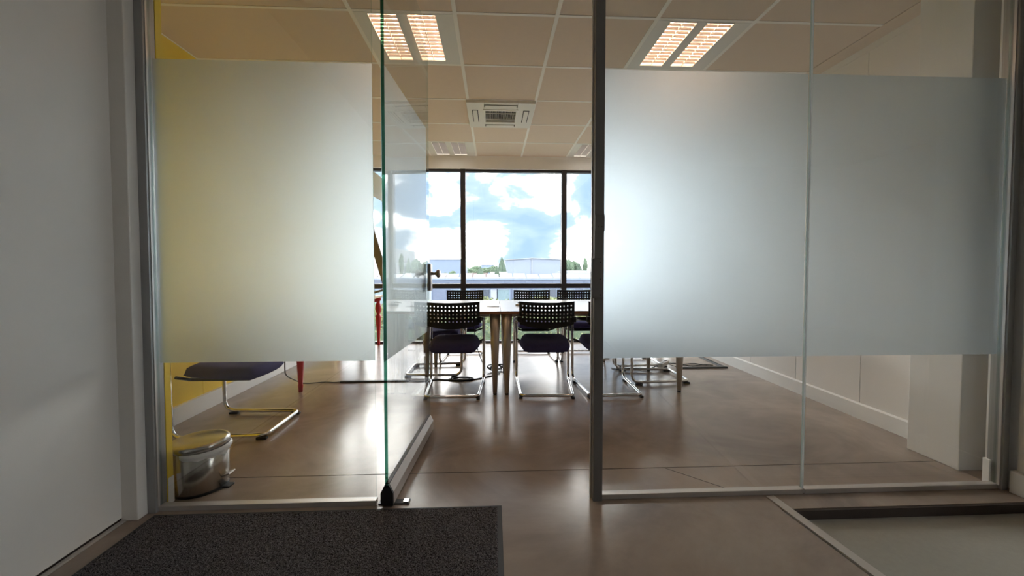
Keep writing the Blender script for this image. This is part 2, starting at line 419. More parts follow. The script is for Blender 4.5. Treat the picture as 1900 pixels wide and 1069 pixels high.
for a, b in zip(edges, edges[1:]):
    bx('transom', 'frame', wn1, a, b, YW - 0.006, YW + 0.07, zt0, zt1)
    bx('pane', 'window_glass', wn1, a, b, YW + 0.03, YW + 0.038, zt1, HEAD)
    bx('pane', 'window_glass', wn1, a, b, YW + 0.03, YW + 0.038, SILL_T, zt0)

# ---- corridor around the camera
wc = struct(empty('wall_corridor_left', (-1.51, 0, 0)), 'pale corridor wall panel beside the glass')
bx('wall_board', 'corr_wall', wc, -1.62, -1.508, -3.2, 1.70, 0.014, 2.75)
bx('shadow_gap', 'recess_edge', wc, -1.62, -1.516, -3.2, 1.70, 0, 0.014)
tr3 = struct(bx('trim_3', 'corr_wall', None, -1.512, -1.446, 1.665, 1.73, 0.0, 2.75, bev=0.004), 'white square jamb between corridor wall and glass frame')
ft = struct(bx('trim_4', 'strip_metal', None, -1.508, -1.490, -3.2, 1.664, 0, 0.006), 'thin beige floor strip along the corridor wall')
wcr = struct(empty('wall_corridor_right', (2.6, 1.5, 0)), 'grey corridor pier at the right edge')
bx('pier_board', 'wall_white', wcr, 2.385, 2.75, 1.40, 1.69, -0.04, 2.75, bev=0.006)
bx('plinth', 'wall_white', wcr, 2.365, 2.75, 1.38, 1.70, -0.04, 0.10, bev=0.004)
bx('corner_infill', 'wall_white', wcr, 2.40, 6.1, 1.69, 1.752, 0, 2.75)
struct(bx('wall_corridor_back', 'corr_dark', None, -1.7, 6.2, -3.3, -3.2, -0.1, 2.75), 'corridor wall behind the viewpoint')
wb = struct(empty('wall_corridor_far_right', (6.05, 0, 0)), 'far right corridor wall with an added window')
for a_ in ((-3.2, -0.88, -0.1, 2.75), (1.40, 1.752, -0.1, 2.75), (-0.88, 1.40, -0.1, 0.10), (-0.88, 1.40, 2.50, 2.75)): bx('wall_board', 'corr_dark', wb, 6.0, 6.1, *a_)
wn2 = struct(empty('window_2', (6.05, 0.26, 0)), 'unseen corridor side window added at the right for daylight')  # window added out of view so daylight reaches the corridor from the right
for a_ in (-0.88, 0.23, 1.34): bx('stile', 'frame', wn2, 6.02, 6.08, a_, a_ + 0.06, 0.10, 2.50)
for a_ in (0.10, 2.44): bx('rail', 'frame', wn2, 6.02, 6.08, -0.82, 1.34, a_, a_ + 0.06)
for a_ in (-0.82, 0.29): bx('pane', 'window_glass', wn2, 6.046, 6.054, a_, a_ + 1.05, 0.16, 2.44)
struct(bx('ceiling_corridor', 'corr_dark', None, -1.7, 6.2, -3.3, 1.72, 2.75, 2.85), 'corridor ceiling')
struct(bx('trim_5', 'wall_white', None, -1.62, 6.2, 1.70, 1.752, CEIL - 0.03, 2.85), 'bulkhead above the glass partition')

# ================================================================== GLASS PARTITION
ZF0, ZF1 = CAM_Z - 0.403, CAM_Z + 0.862
def glass_panel(x0, x1, label, open_left=False, open_right=False):
    t = empty('glass_panel', ((x0 + x1) / 2, YP, 0), label, 'glass panel', 'fixed frosted glass panels')
    m = MB(); m.box(x0 + 0.002, x1 - 0.002, YP - 0.005, YP + 0.005, 0.012, CEIL - 0.01); m.bm.normal_update()
    for f in m.bm.faces:
        if abs(f.normal.x) > 0.5: f.material_index = 1
    m.build('pane', ['glass', 'pale_edge'], t)
    bx('frosted_film', 'film', t, x0 + 0.004, x1 - 0.004, YP + 0.0055, YP + 0.0085, ZF0, ZF1)
    bx('floor_channel', 'alu_light', t, x0, x1, YP - 0.016, YP + 0.016, 0, 0.022, bev=0.002)
    bx('head_channel', 'alu', t, x0, x1, YP - 0.016, YP + 0.016, CEIL - 0.03, CEIL + 0.0)
    return t
gl1 = glass_panel(-1.412, -0.509, 'frosted glass panel left of the open door, behind it a steel bin')
bx('side_frame', 'alu', gl1, -1.446, -1.412, YP - 0.03, YP + 0.03, 0, CEIL, bev=0.002)
bx('frame_lip', 'alu_light', gl1, -1.4135, -1.409, YP - 0.020, YP - 0.012, 0.02, CEIL - 0.03)
gl2 = glass_panel(0.479, 1.4068, 'frosted glass panel immediately right of the grey door post')
gl3 = glass_panel(1.4134, 2.345, 'frosted glass panel furthest right, ending at the white pier')
bx('side_frame', 'alu', gl3, 2.345, 2.374, YP - 0.03, YP + 0.03, 0, CEIL, bev=0.002)
bx('frame_lip', 'alu_light', gl3, 2.341, 2.347, YP - 0.022, YP - 0.012, 0.02, CEIL - 0.03)
bx('joint_strip', 'silicone', gl2, 1.4068, 1.4132, YP - 0.0064, YP + 0.0053, 0.02, CEIL - 0.03)

# door post with lock keeper
dp = empty('door_post', (0.455, YP, 0), 'tall grey aluminium door post with lock keeper', 'post')
bx('post', 'post', dp, 0.436, 0.478, YP - 0.030, YP + 0.030, 0, CEIL, bev=0.003)
bx('seal_strip', 'alu_light', dp, 0.431, 0.437, YP + 0.002, YP + 0.018, 0.0, CEIL)
kp = bx('lock_keeper', 'post', dp, 0.424, 0.468, YP - 0.038, YP - 0.006, CAM_Z - 0.134, CAM_Z + 0.039, bev=0.004)
def screw(parent, x, y, z, r=0.0028):
    o = MB().lathe([(0, 0), (r, 0), (r, 0.0012), (0, 0.0014)], 10).build('screw', 'screw', None)
    o.data.transform(Matrix.Rotation(R(90), 4, 'X')); o.parent = parent
    off = Vector(); q = parent
    while q is not None: off += q.location; q = q.parent
    o.data.transform(Matrix.Translation(Vector((x, y, z)) - off))
    return o
for dz in (0.022, -0.05, -0.118): screw(kp, 0.459, YP - 0.0383, CAM_Z + dz)
bk = bx('latch_bracket', 'post', dp, 0.4375, 0.4785, YP - 0.0345, YP - 0.006, CAM_Z + 0.157, CAM_Z + 0.227, bev=0.002)
screw(bk, 0.450, YP - 0.0348, CAM_Z + 0.175, 0.0022); screw(bk, 0.466, YP - 0.0348, CAM_Z + 0.175, 0.0022)

# open door (local frame: x along the leaf from hinge edge, then turned)
DA = Vector((-0.458, 1.708)); DB = Vector((-0.408, 2.530))
dl = (DB - DA).length; dang = math.atan2(DB.y - DA.y, DB.x - DA.x)
door = empty('glass_door', (DA.x, DA.y, 0), 'open frameless glass door with green edge and metal foot rail', 'door', rz=dang, local=True)
m = MB(); m.box(0, dl, -0.007, 0.007, 0.085, CEIL - 0.02); m.bm.normal_update()
for f in m.bm.faces:
    if f.normal.x < -0.5: f.material_index = 1
    if f.normal.x > 0.5: f.material_index = 2
m.build('pane', ['glass', 'glass_edge', 'pale_edge'], door)
bx('frosted_film', 'film', door, 0.006, dl - 0.006, 0.0078, 0.0102, ZF0, ZF1)
prof = [(-0.026, 0.008), (0.026, 0.008), (0.026, 0.062), (0.0085, 0.098), (-0.0085, 0.098), (-0.026, 0.062)]
MB().prism(prof, 'x', 0.012, dl).build('foot_rail', 'alu_light', door)
MB().prism([(a * 1.04, b) for a, b in prof], 'x', 0.0, 0.012).build('end_cap', 'black_plastic', door)
bx('rail_gasket', 'black_rubber', door, 0.012, dl, -0.0088, 0.0088, 0.096, 0.1)
hz = CAM_Z - 0.038
for s in (-1, 1):
    pl = MB(); ys_ = 0.0072 * s if s < 0 else 0.0104
    a, b = sorted((ys_, ys_ + 0.022 * s))
    pl.box(dl - 0.060, dl - 0.014, a, b, CAM_Z - 0.143, CAM_Z + 0.021, bev=0.004)
    h = pl.build('handle_plate', 'bronze', door)
    k = MB(); k.lathe([(0, 0), (0.011, 0), (0.009, 0.018), (0.010, 0.026), (0.024, 0.034), (0.026, 0.045), (0.020, 0.052), (0, 0.053)], 20)
    k.bm.transform(Matrix.Translation((dl - 0.037, b if s > 0 else a, hz)) @ Matrix.Rotation(R(-90 * s), 4, 'X'))
    k.build('knob', 'bronze', h)
fc = empty('floor_pivot', (-0.42, 1.735, 0), 'black floor pivot plate under the hinge of the glass door', 'pivot')
bx('plate', 'black_plastic', fc, -0.50, -0.368, 1.728, 1.762, 0, 0.006, bev=0.001)
bx('cover', 'chrome', fc, -0.395, -0.372, 1.733, 1.758, 0.006, 0.010, bev=0.001)

# ================================================================== CEILING FITTINGS
def ceiling_light(x0, y0, on, label):
    x1, y1 = x0 + 0.6, y0 + 0.6; g = 0.012
    t = empty('ceiling_light', ((x0 + x1) / 2, (y0 + y1) / 2, CEIL), label, 'ceiling light', 'recessed louvre lights')
    tr = [(x0 + 0.090, x0 + 0.258), (x0 + 0.318, x0 + 0.486)]
    ya, yb = y0 + 0.022, y1 - 0.060
    # face plate as strips round the two openings
    m = MB()
    for a, b in ((x0 + g, tr[0][0]), (tr[0][1], tr[1][0]), (tr[1][1], x1 - g)): m.box(a, b, y0 + g, y1 - g, CEIL - 0.004, CEIL + 0.004)
    for a, b in tr:
        m.box(a, b, y0 + g, ya, CEIL - 0.004, CEIL + 0.004); m.box(a, b, yb, y1 - g, CEIL - 0.004, CEIL + 0.004)
    m.build('face_plate', 'white_metal', t)
    for a, b in tr:
        h = MB()
        h.box(a - 0.002, a + 0.002, ya, yb, CEIL - 0.006, CEIL + 0.055); h.box(b - 0.002, b + 0.002, ya, yb, CEIL - 0.006, CEIL + 0.055)
        h.box(a, b, ya - 0.002, ya + 0.002, CEIL - 0.006, CEIL + 0.055); h.box(a, b, yb - 0.002, yb + 0.002, CEIL - 0.006, CEIL + 0.055)
        h.box(a, b, ya, yb, CEIL + 0.053, CEIL + 0.058)
        h = h.build('reflector', 'reflector', t)
        c = (a + b) / 2
        bx('louvre_spine', 'tbar', h, c - 0.002, c + 0.002, ya, yb, CEIL - 0.004, CEIL + 0.022)
        n = 13
        for k in range(1, n):
            y = ya + (yb - ya) * k / n
            MB().prism([(y - 0.0045, CEIL + 0.011), (y + 0.0045, CEIL + 0.011), (y + 0.001, CEIL - 0.004), (y - 0.001, CEIL - 0.004)], 'x', a, b).build('louvre_blade', 'louvre', h)
        for off in (-0.042, 0.042):
            MB().tube([(c + off, ya + 0.02, CEIL + 0.038), (c + off, yb - 0.02, CEIL + 0.038)], 0.008, 8).build('tube', 'tube_on' if on else 'tube_off', h)
    return t
ceiling_light(gx[1], gy[2], True, 'warm lit louvre ceiling light above the open glass door')
ceiling_light(gx[4], gy[2], True, 'warm lit louvre ceiling light seen over the frosted right panel')
ceiling_light(gx[1], gy[6], False, 'pale dim louvre ceiling light near the window, left of the air conditioner')
ceiling_light(gx[4], gy[6], False, 'pale dim louvre ceiling light near the window, beside the door post')

ax0, ay0 = gx[2] - 0.018, gy[4] - 0.004 - 0.6
ay0 = 3.588; ax1, ay1 = ax0 + 0.622, ay0 + 0.632
ac = empty('air_conditioner', ((ax0 + ax1) / 2, (ay0 + ay1) / 2, CEIL), 'white ceiling cassette air conditioner with dark square grille', 'air conditioner')
acx, acy = (ax0 + ax1) / 2, (ay0 + ay1) / 2
zc0, zc1 = CEIL - 0.026, CEIL - 0.003
m = MB(); gi = 0.150
m.box(ax0, acx - gi, ay0, ay1, zc0, zc1, bev=0.004); m.box(acx + gi, ax1, ay0, ay1, zc0, zc1, bev=0.004)
m.box(acx - gi, acx + gi, ay0, acy - gi, zc0, zc1, bev=0.004); m.box(acx - gi, acx + gi, acy + gi, ay1, zc0, zc1, bev=0.004)
m.build('panel', 'white_plastic', ac)
cv = MB(); cv.box(acx - gi, acx + gi, acy - gi, acy + gi, CEIL + 0.05, CEIL + 0.055)
for s_ in (-1, 1):
    cv.box(acx + s_ * gi - 0.002, acx + s_ * gi + 0.002, acy - gi, acy + gi, zc1, CEIL + 0.05); cv.box(acx - gi, acx + gi, acy + s_ * gi - 0.002, acy + s_ * gi + 0.002, zc1, CEIL + 0.05)
cv.build('cavity', 'dark_void', ac)
gr = MB(); b_ = 0.022
for s in (-1, 1):
    gr.box(acx + s * (gi + 0.004) - b_ / 2 , acx + s * (gi + 0.004) + b_ / 2, acy - gi - 0.016, acy + gi + 0.016, zc0 - 0.006, zc0 + 0.004, bev=0.002)
    gr.box(acx - gi + 0.006, acx + gi - 0.006, acy + s * (gi + 0.004) - b_ / 2, acy + s * (gi + 0.004) + b_ / 2, zc0 - 0.006, zc0 + 0.004, bev=0.002)
gr = gr.build('grille_frame', 'white_plastic', ac)
for k in range(26):
    x = acx - gi + 0.012 + k * (2 * gi - 0.024) / 25
    bx('grille_slat', 'white_plastic', gr, x - 0.0013, x + 0.0013, acy - gi, acy + gi, zc0 + 0.002, zc0 + 0.008)
for dy in (-0.075, 0.075):
    bx('grille_bar', 'white_plastic', gr, acx - gi, acx + gi, acy + dy - 0.004, acy + dy + 0.004, zc0 - 0.004, zc0 + 0.002)
for dx, dy in ((0, -1), (0, 1), (-1, 0), (1, 0)):
    cx_, cy_ = acx + dx * 0.238, acy + dy * 0.246
    hw, hd = (0.150, 0.026) if dx == 0 else (0.028, 0.150)
    f = bx('vent_slot', 'dark_void', ac, cx_ - hw, cx_ + hw, cy_ - hd, cy_ + hd, zc0 - 0.0012, zc0 + 0.003)
    bx('vent_flap', 'white_plastic', f, cx_ - hw + 0.007, cx_ + hw - 0.007, cy_ - hd + 0.007, cy_ + hd - 0.007, zc0 - 0.005, zc0 - 0.001)

# ================================================================== CHAIRS
def make_chair():
    t = empty('cantilever_chair', (0, 0, 0), local=True)
    r = 0.0125
    z0 = r + 0.012
    # tube frame: one bent chrome tube
    half = [(0.0, -0.255, z0), (0.205, -0.255, z0), (0.236, 0.265, z0), (0.236, 0.275, 0.565), (0.228, 0.06, 0.590), (0.214, -0.215, 0.625)]
    hp = fillet(half, [0.045, 0.075, 0.06, 0.08], 6)
    path = [Vector((-p.x, p.y, p.z)) for p in hp[::-1]] + hp[1:]
    MB().tube(path, r, 10).build('tube_frame', 'chrome', t)
    for s in (-1, 1):
        MB().tube([(s * 0.236, 0.20, 0.5735), (s * 0.230, 0.06, 0.590), (s * 0.2145, -0.205, 0.624)], 0.0165, 10).build('arm_sleeve', 'black_plastic', t)
        for (x, y) in ((0.205, -0.235), (0.232, 0.20)):
            bx('glide', 'black_rubber', t, s * x - 0.014, s * x + 0.014, y - 0.03, y + 0.03, 0, 0.014, bev=0.003)
        MB().tube([(s * 0.236, 0.232, 0.385), (s * 0.15, 0.215, 0.350)], 0.009, 8).build('seat_bracket', 'black_plastic', t)
    # seat cushion: rounded slab with dish, front roll
    m = MB(); nx, ny = 22, 22
    def seat_pt(u, v, top):
        # superellipse outline
        a, b = 2 * u - 1, 2 * v - 1
        x = a * math.sqrt(max(0, 1 - b * b * 0.5 * 0.55)); y = b * math.sqrt(max(0, 1 - a * a * 0.5 * 0.45))
        e = max(abs(a), abs(b))
        rim = (max(0, 1 - e ** 7)) ** 0.5
        X, Y = x * 0.212, 0.028 + y * 0.232
        zc = 0.385 + 0.012 * (b)            # slightly higher at the front
        if top: Z = zc + 0.052 * rim - 0.016 * math.exp(-((a * 1.6) ** 2 + ((b + 0.1) * 1.9) ** 2)) - 0.020 * max(0, b - 0.55) ** 1.5 * 2
        else: Z = zc - 0.034 * rim
        return (X, Y, Z)
    V = {}
    for top in (1, 0):
        for i in range(nx + 1):
            for j in range(ny + 1):
                if not top and (i in (0, nx) or j in (0, ny)): V[top, i, j] = V[1, i, j]; continue
                V[top, i, j] = m.bm.verts.new(seat_pt(i / nx, j / ny, top))
    for top in (1, 0):
        for i in range(nx):
            for j in range(ny):
                q = [V[top, i, j], V[top, i + 1, j], V[top, i + 1, j + 1], V[top, i, j + 1]]
                f = m.bm.faces.new(q if top else q[::-1]); f.smooth = True
    m.build('seat', 'navy', t)
    bx('seat_pan', 'black_plastic', t, -0.15, 0.15, -0.14, 0.23, 0.338, 0.356, bev=0.004)
    # perforated backrest shell
    nc, nr = 14, 5; cw, rh = 0.0292, 0.0292; hr = 0.0056
    m = MB()
    zt = 0.757
    def W(x, z):
        """x across, z height -> curved shell"""
        xx = x / 0.21
        y = -0.268 + 0.042 * xx * xx + 0.10 * max(0, 0.70 - z) ** 1.3
        zz = z + 0.006 * xx * xx * (1 if z > 0.70 else 0.4)
        if z < 0.60: zz += 0.034 * xx * xx * (0.60 - z) / 0.06
        return (x * (1 - 0.10 * max(0, 0.70 - z)), y, zz)
    xs0, zs1 = -nc * cw / 2, zt - 0.016
    key = {}
    def vert(x, z):
        k = (round(x, 5), round(z, 5))
        if k not in key: key[k] = m.bm.verts.new(W(x, z))
        return key[k]
    for i in range(nc):
        for j in range(nr):
            xa, xb = xs0 + i * cw, xs0 + (i + 1) * cw; zb, za = zs1 - j * rh, zs1 - (j + 1) * rh
            cx_, cz_ = (xa + xb) / 2, (za + zb) / 2
            if j == nr - 1 and i in (0, nc - 1):
                m.bm.faces.new((vert(xa, za), vert(xb, za), vert(xb, zb), vert(xa, zb))); continue
            outer = [(xa, za), (cx_, za), (xb, za), (xb, cz_), (xb, zb), (cx_, zb), (xa, zb), (xa, cz_)]
            k8 = [(-.85, -.85), (0, -1), (.85, -.85), (1, 0), (.85, .85), (0, 1), (-.85, .85), (-1, 0)]
            inner = [(cx_ + a * hr, cz_ + b * hr) for a, b in k8]
            for k in range(8):
                m.bm.faces.new((vert(*outer[k]), vert(*outer[(k + 1) % 8]), vert(*inner[(k + 1) % 8]), vert(*inner[k])))
    zb_ = zs1 - nr * rh
    xl = [xs0 - 0.012] + [xs0 + i * cw / 2 for i in range(2 * nc + 1)] + [xs0 + nc * cw + 0.012]
    rows = [zt, zs1] ; low = [zb_, zb_ - 0.022, zb_ - 0.043]
    for i in range(len(xl) - 1):
        m.bm.faces.new((vert(xl[i], zs1), vert(xl[i + 1], zs1), vert(xl[i + 1], zt), vert(xl[i], zt)))
        for a, b in zip(low[1:], low):
            m.bm.faces.new((vert(xl[i], a), vert(xl[i + 1], a), vert(xl[i + 1], b), vert(xl[i], b)))
    zz = [zs1 - j * rh / 2 for j in range(2 * nr + 1)]
    for (xa, xb) in ((xl[0], xl[1]), (xl[-2], xl[-1])):
        for a, b in zip(zz[1:], zz): m.bm.faces.new((vert(xa, a), vert(xb, a), vert(xb, b), vert(xa, b)))
    bmesh.ops.remove_doubles(m.bm, verts=m.bm.verts, dist=1e-5)
    for f in m.bm.faces: f.smooth = False
    bk = m.build('backrest', 'black_plastic', t)
    so = bk.modifiers.new('thickness', 'SOLIDIFY'); so.thickness = 0.008; so.offset = 0
    for s in (-1, 1):
        bx('back_clip', 'black_plastic', bk, s * 0.214 - 0.016, s * 0.214 + 0.016, -0.245, -0.195, 0.600, 0.645, bev=0.006)
    return t
proto = make_chair()
spots = [
 (-0.325, 3.355, 0, 'black perforated chair tucked under the table beside the glass door', 'chairs around the meeting table'),
 (0.432, 3.350, -3, 'black perforated chair in the middle of the near table side', 'chairs around the meeting table'),
 (0.960, 3.335, 1, 'near side chair half hidden by the grey door post', 'chairs around the meeting table'),
 (-0.335, 4.52, 180, 'far side chair with its back to the window, left of the table seam', 'chairs around the meeting table'),
 (0.457, 4.52, 180, 'far side chair facing the door, in the middle of the far row', 'chairs around the meeting table'),
 (0.975, 4.52, 180, 'far side chair beside the door post, last of the far row', 'chairs around the meeting table'),
 (-0.565, 3.965, -90, 'chair at the left short end of the table', 'chairs around the meeting table'),
 (1.475, 3.655, 90, 'nearer chair at the right short end of the table, legs below the frosted film', 'chairs around the meeting table'),
 (1.485, 4.235, 90, 'further chair at the right short end of the table', 'chairs around the meeting table'),
 (-1.625, 2.645, 90, 'navy chair by the yellow wall, behind the steel bin', None),
]
for i, (x, y, a, lab, grp) in enumerate(spots):
    o = proto if i == 0 else copy_tree(proto)
    o.location = (x, y, 0); o.rotation_euler = (0, 0, R(a))
    tag(o, lab, 'chair', grp)
    if not grp and 'group' in o: del o['group']

# ================================================================== TABLES
TZ = CAM_Z - 0.347
def table(x0, x1, label, legs):
    y0, y1 = 3.165, 4.24; yf = 4.085
    t = empty('meeting_table', ((x0 + x1) / 2, (y0 + y1) / 2, 0), label, 'table', 'meeting tables pushed together')
    tp = bx('tabletop', 'table_white', t, x0, x1, y0, yf - 0.0015, TZ - 0.004, TZ)
    bx('wood_edge', 'wood_edge', tp, x0, x1, y0, yf - 0.0015, TZ - 0.024, TZ - 0.004)
    fp = bx('rear_flap', 'table_white', t, x0, x1, yf + 0.0015, y1, TZ - 0.004, TZ)
    bx('wood_edge', 'wood_edge', fp, x0, x1, yf + 0.0015, y1, TZ - 0.024, TZ - 0.004)
    m = MB()
    for y in (y0 + 0.10, y1 - 0.20): m.box(x0 + 0.09, x1 - 0.09, y - 0.012, y + 0.012, TZ - 0.054, TZ - 0.024)
    m.build('under_frame', 'leg_metal', t)
    for (x, y) in legs:
        l = MB().lathe([(0, 0.012), (0.0165, 0.012), (0.030, 0.30), (0.043, TZ - 0.024), (0, TZ - 0.024)], 18, (x, y, 0)).build('leg', 'leg_metal', t)
        MB().lathe([(0, 0), (0.015, 0), (0.0165, 0.012), (0, 0.012)], 14, (x, y, 0)).build('foot', 'black_rubber', l)
    return t
table(-0.640, 0.057, 'short white topped meeting table at the left, behind the chair by the door', [(0.012, 3.22), (0.012, 3.90), (-0.60, 4.17), (-0.598, 3.60)])
table(0.060, 1.600, 'long white topped meeting table at the right with tapered metal legs', [(0.108, 3.215), (0.108, 3.90), (1.537, 3.22), (1.537, 3.88)])
dv = empty('table_socket', (0.235, 3.62, TZ), 'small dark cable outlet lying on the white table', 'cable outlet')
MB().lathe([(0, 0), (0.035, 0), (0.037, 0.012), (0.030, 0.020), (0, 0.022)], 18, (0.235, 3.62, TZ)).build('puck', 'shade', dv)
MB().tube(fillet([(0.235, 3.62, TZ + 0.024), (0.27, 3.70, TZ + 0.03), (0.22, 3.78, TZ + 0.008), (0.30, 3.86, TZ + 0.006)], 0.04), 0.005, 6).build('cable', 'cable', dv)
pn = empty('pen', (0.0, 3.5, TZ), 'thin dark pen lying on the left table', 'pen')
MB().tube([(-0.06, 3.50, TZ + 0.005), (0.045, 3.50, TZ + 0.005)], 0.004, 8).build('barrel', 'shade', pn)
MB().tube([(0.045, 3.50, TZ + 0.005), (0.053, 3.50, TZ + 0.004)], [0.004, 0.001], 8).build('tip', 'black_plastic', pn)

# ---- red legged desk along the yellow wall with lamp
DT = 0.665
dk = empty('red_desk', (-1.79, 4.35, 0), 'wood topped desk with turned red legs beside the yellow wall', 'desk')
bx('desktop', 'desk_wood', dk, -2.068, -1.475, 3.30, 5.415, DT - 0.028, DT, bev=0.003)
bx('apron', 'red', dk, -2.03, -1.52, 3.36, 3.38, DT - 0.09, DT - 0.028)
bx('apron', 'red', dk, -2.03, -1.52, 5.34, 5.36, DT - 0.09, DT - 0.028)
prof = [(0, 0), (0.016, 0), (0.018, 0.035), (0.021, 0.05), (0.017, 0.062), (0.020, 0.10), (0.027, 0.25), (0.036, 0.37), (0.038, 0.385), (0.025, 0.405), (0.021, 0.42), (0.036, 0.46), (0.041, 0.49), (0.036, 0.53), (0.022, 0.57), (0.022, 0.585), (0.036, 0.60), (0.040, DT - 0.028), (0, DT - 0.028)]
for (x, y) in ((-1.60, 3.37), (-1.52, 5.35), (-2.02, 5.35)):
    MB().lathe(prof, 18, (x, y, 0)).build('leg', 'red', dk)
bx('wall_cleat', 'red', dk, -2.068, -2.03, 3.36, 5.30, DT - 0.075, DT - 0.028)
lp = empty('task_lamp', (-1.535, 5.10, DT), 'long armed lamp with grey dome shade, seen in the gap beside the door edge', 'lamp')
MB().lathe([(0, 0), (0.05, 0), (0.05, 0.012), (0.02, 0.02), (0.018, 0.05), (0, 0.05)], 24, (-1.535, 5.10, DT)).build('base', 'lamp_arm', lp)
a0 = Vector((-1.533, 5.10, DT + 0.04)); a1 = Vector((-1.325, 5.10, DT + 0.10)); a2 = Vector((-1.66, 5.10, 1.92))
MB().tube([a0, a1], 0.014, 8).build('base_arm', 'lamp_arm', lp)
def bar(parent, a, b, w_, d_, name, m_):
    d = (b - a).normalized(); s = d.cross(Vector((0, 1, 0))).normalized() * (w_ / 2); q = Vector((0, d_ / 2, 0))
    mm = MB(); A = [mm.bm.verts.new(a + i * s + j * q) for i, j in ((-1, -1), (1, -1), (1, 1), (-1, 1))]; B = [mm.bm.verts.new(b + i * s + j * q) for i, j in ((-1, -1), (1, -1), (1, 1), (-1, 1))]
    mm.bm.faces.new(A[::-1]); mm.bm.faces.new(B)
    for k in range(4): mm.bm.faces.new((A[k], A[(k + 1) % 4], B[(k + 1) % 4], B[k]))
    return mm.build(name, m_, parent)
bar(lp, a1, a2, 0.095, 0.03, 'arm', 'lamp_arm')
sh = MB(); sh.lathe([(0.30, 0.0), (0.295, 0.03), (0.285, 0.035), (0.275, 0.085), (0.20, 0.19), (0.09, 0.25), (0.03, 0.26), (0.0, 0.26)], 36)
sh.lathe([(0.296, 0.002), (0.27, 0.085), (0.195, 0.185), (0.0, 0.25)], 36)
sh.bm.transform(Matrix.Translation((-1.60, 5.10, 1.985)) @ Matrix.Rotation(R(32), 4, 'Y'))
sh.build('shade', 'dome', lp)

# ================================================================== SMALL THINGS ON THE FLOOR
# pedal bin
bc = Vector((-1.376, 1.918, 0)); br = 0.112
bn = empty('pedal_bin', bc, 'small round brushed steel pedal bin behind the left glass panel', 'bin')
MB().lathe([(0, 0.010), (br - 0.004, 0.010), (br, 0.014), (br, 0.196), (br - 0.003, 0.198), (br - 0.003, 0.19), (0, 0.19)], 48, bc).build('body', 'steel', bn)
MB().lathe([(0, 0), (br - 0.002, 0), (br - 0.001, 0.011), (0, 0.011)], 40, bc).build('base_ring', 'black_plastic', bn)
MB().lathe([(br - 0.004, 0.200), (br + 0.005, 0.200), (br + 0.005, 0.222), (br + 0.001, 0.227), (br - 0.014, 0.230), (0, 0.235)], 48, bc).build('lid', 'steel', bn)
m = MB()
# liner folded over the rim on the right
rings = []
for z, dr in ((0.199, 0.003), (0.190, 0.012), (0.178, 0.010), (0.168, 0.004), (0.160, 0.0025)):
    ring = []
    for k in range(40):
        a = R(-95 + 190 * k / 39)
        wv = 0.004 * noise.noise(Vector((k * 0.55, z * 60, 1.7)))
        fade = math.sin(PI * k / 39) ** 0.4
        zz = z if z > 0.195 else 0.199 - (0.199 - z) * (0.45 + 0.75 * fade * (0.6 + 0.4 * noise.noise(Vector((k * 0.3, 4.2, 0)))))
        ring.append(m.bm.verts.new((bc.x + (br + dr * fade + 0.0015 + abs(wv)) * math.cos(a), bc.y + (br + dr * fade + 0.0015 + abs(wv)) * math.sin(a), zz)))
    rings.append(ring)
for A, B in zip(rings, rings[1:]):
    for k in range(39):
        f = m.bm.faces.new((A[k], A[k + 1], B[k + 1], B[k])); f.smooth = True
m.build('liner', 'bag', bn)
bx('hinge', 'black_plastic', bn, bc.x - br - 0.034, bc.x - br + 0.004, bc.y - 0.03, bc.y + 0.03, 0.150, 0.212, bev=0.006)
bx('pedal', 'bronze', bn, bc.x + br - 0.01, bc.x + br + 0.036, bc.y - 0.022, bc.y + 0.022, 0.052, 0.058, rot=(Vector((bc.x + br, bc.y, 0.05)), Matrix.Rotation(R(-22), 3, 'Y')))
bx('foot', 'black_plastic', bn, bc.x + br - 0.012, bc.x + br + 0.030, bc.y - 0.02, bc.y + 0.02, 0.0, 0.008, bev=0.002)

# doormat
dm = empty('door_mat', (-0.69, 0.7, 0), 'charcoal ribbed entrance mat lying in front of the glass', 'mat')
bx('rubber_border', 'mat_rubber', dm, -1.405, 0.034, -0.4, 1.695, 0, 0.004, bev=0.001)
m = MB(); x0, x1, y0, y1 = -1.395, 0.016, 0.98, 1.682; s = 0.0045
nxm, nym = int((x1 - x0) / s), int((y1 - y0) / s)
G = [[m.bm.verts.new((x0 + i * (x1 - x0) / nxm + random.uniform(-.3, .3) * s, y0 + j * (y1 - y0) / nym + random.uniform(-.3, .3) * s * (0 < j < nym),
      0.0035 if i in (0, nxm) or j in (0, nym) else 0.0065 + random.random() * 0.0045)) for j in range(nym + 1)] for i in range(nxm + 1)]
for i in range(nxm):
    for j in range(nym): m.bm.faces.new((G[i][j], G[i + 1][j], G[i + 1][j + 1], G[i][j + 1]))
tag(m.build('pile', 'pile', dm), kind='stuff')
bx('pile_rear', 'pile', dm, -1.395, 0.016, -0.39, 0.98, 0.0035, 0.0085)

# metal edge strip and wooden batten beside the sunken floor
es = bx('edge_strip', 'strip_metal', None, 1.222, 1.260, -3.0, 1.712, -0.045, 0.004, rot=(Vector((1.24, 1.712, 0)), Matrix.Rotation(R(5.2), 3, 'Z')))
tag(es, 'pale metal edge strip running along the sunken floor', 'edge strip')
bt = bx('wood_batten', 'batten', None, 1.290, 1.315, -2.5, 1.40, -0.042, -0.030, rot=(Vector((1.30, 1.40, 0)), Matrix.Rotation(R(5.2), 3, 'Z')))
tag(bt, 'brown wooden batten beside the metal edge strip', 'batten')

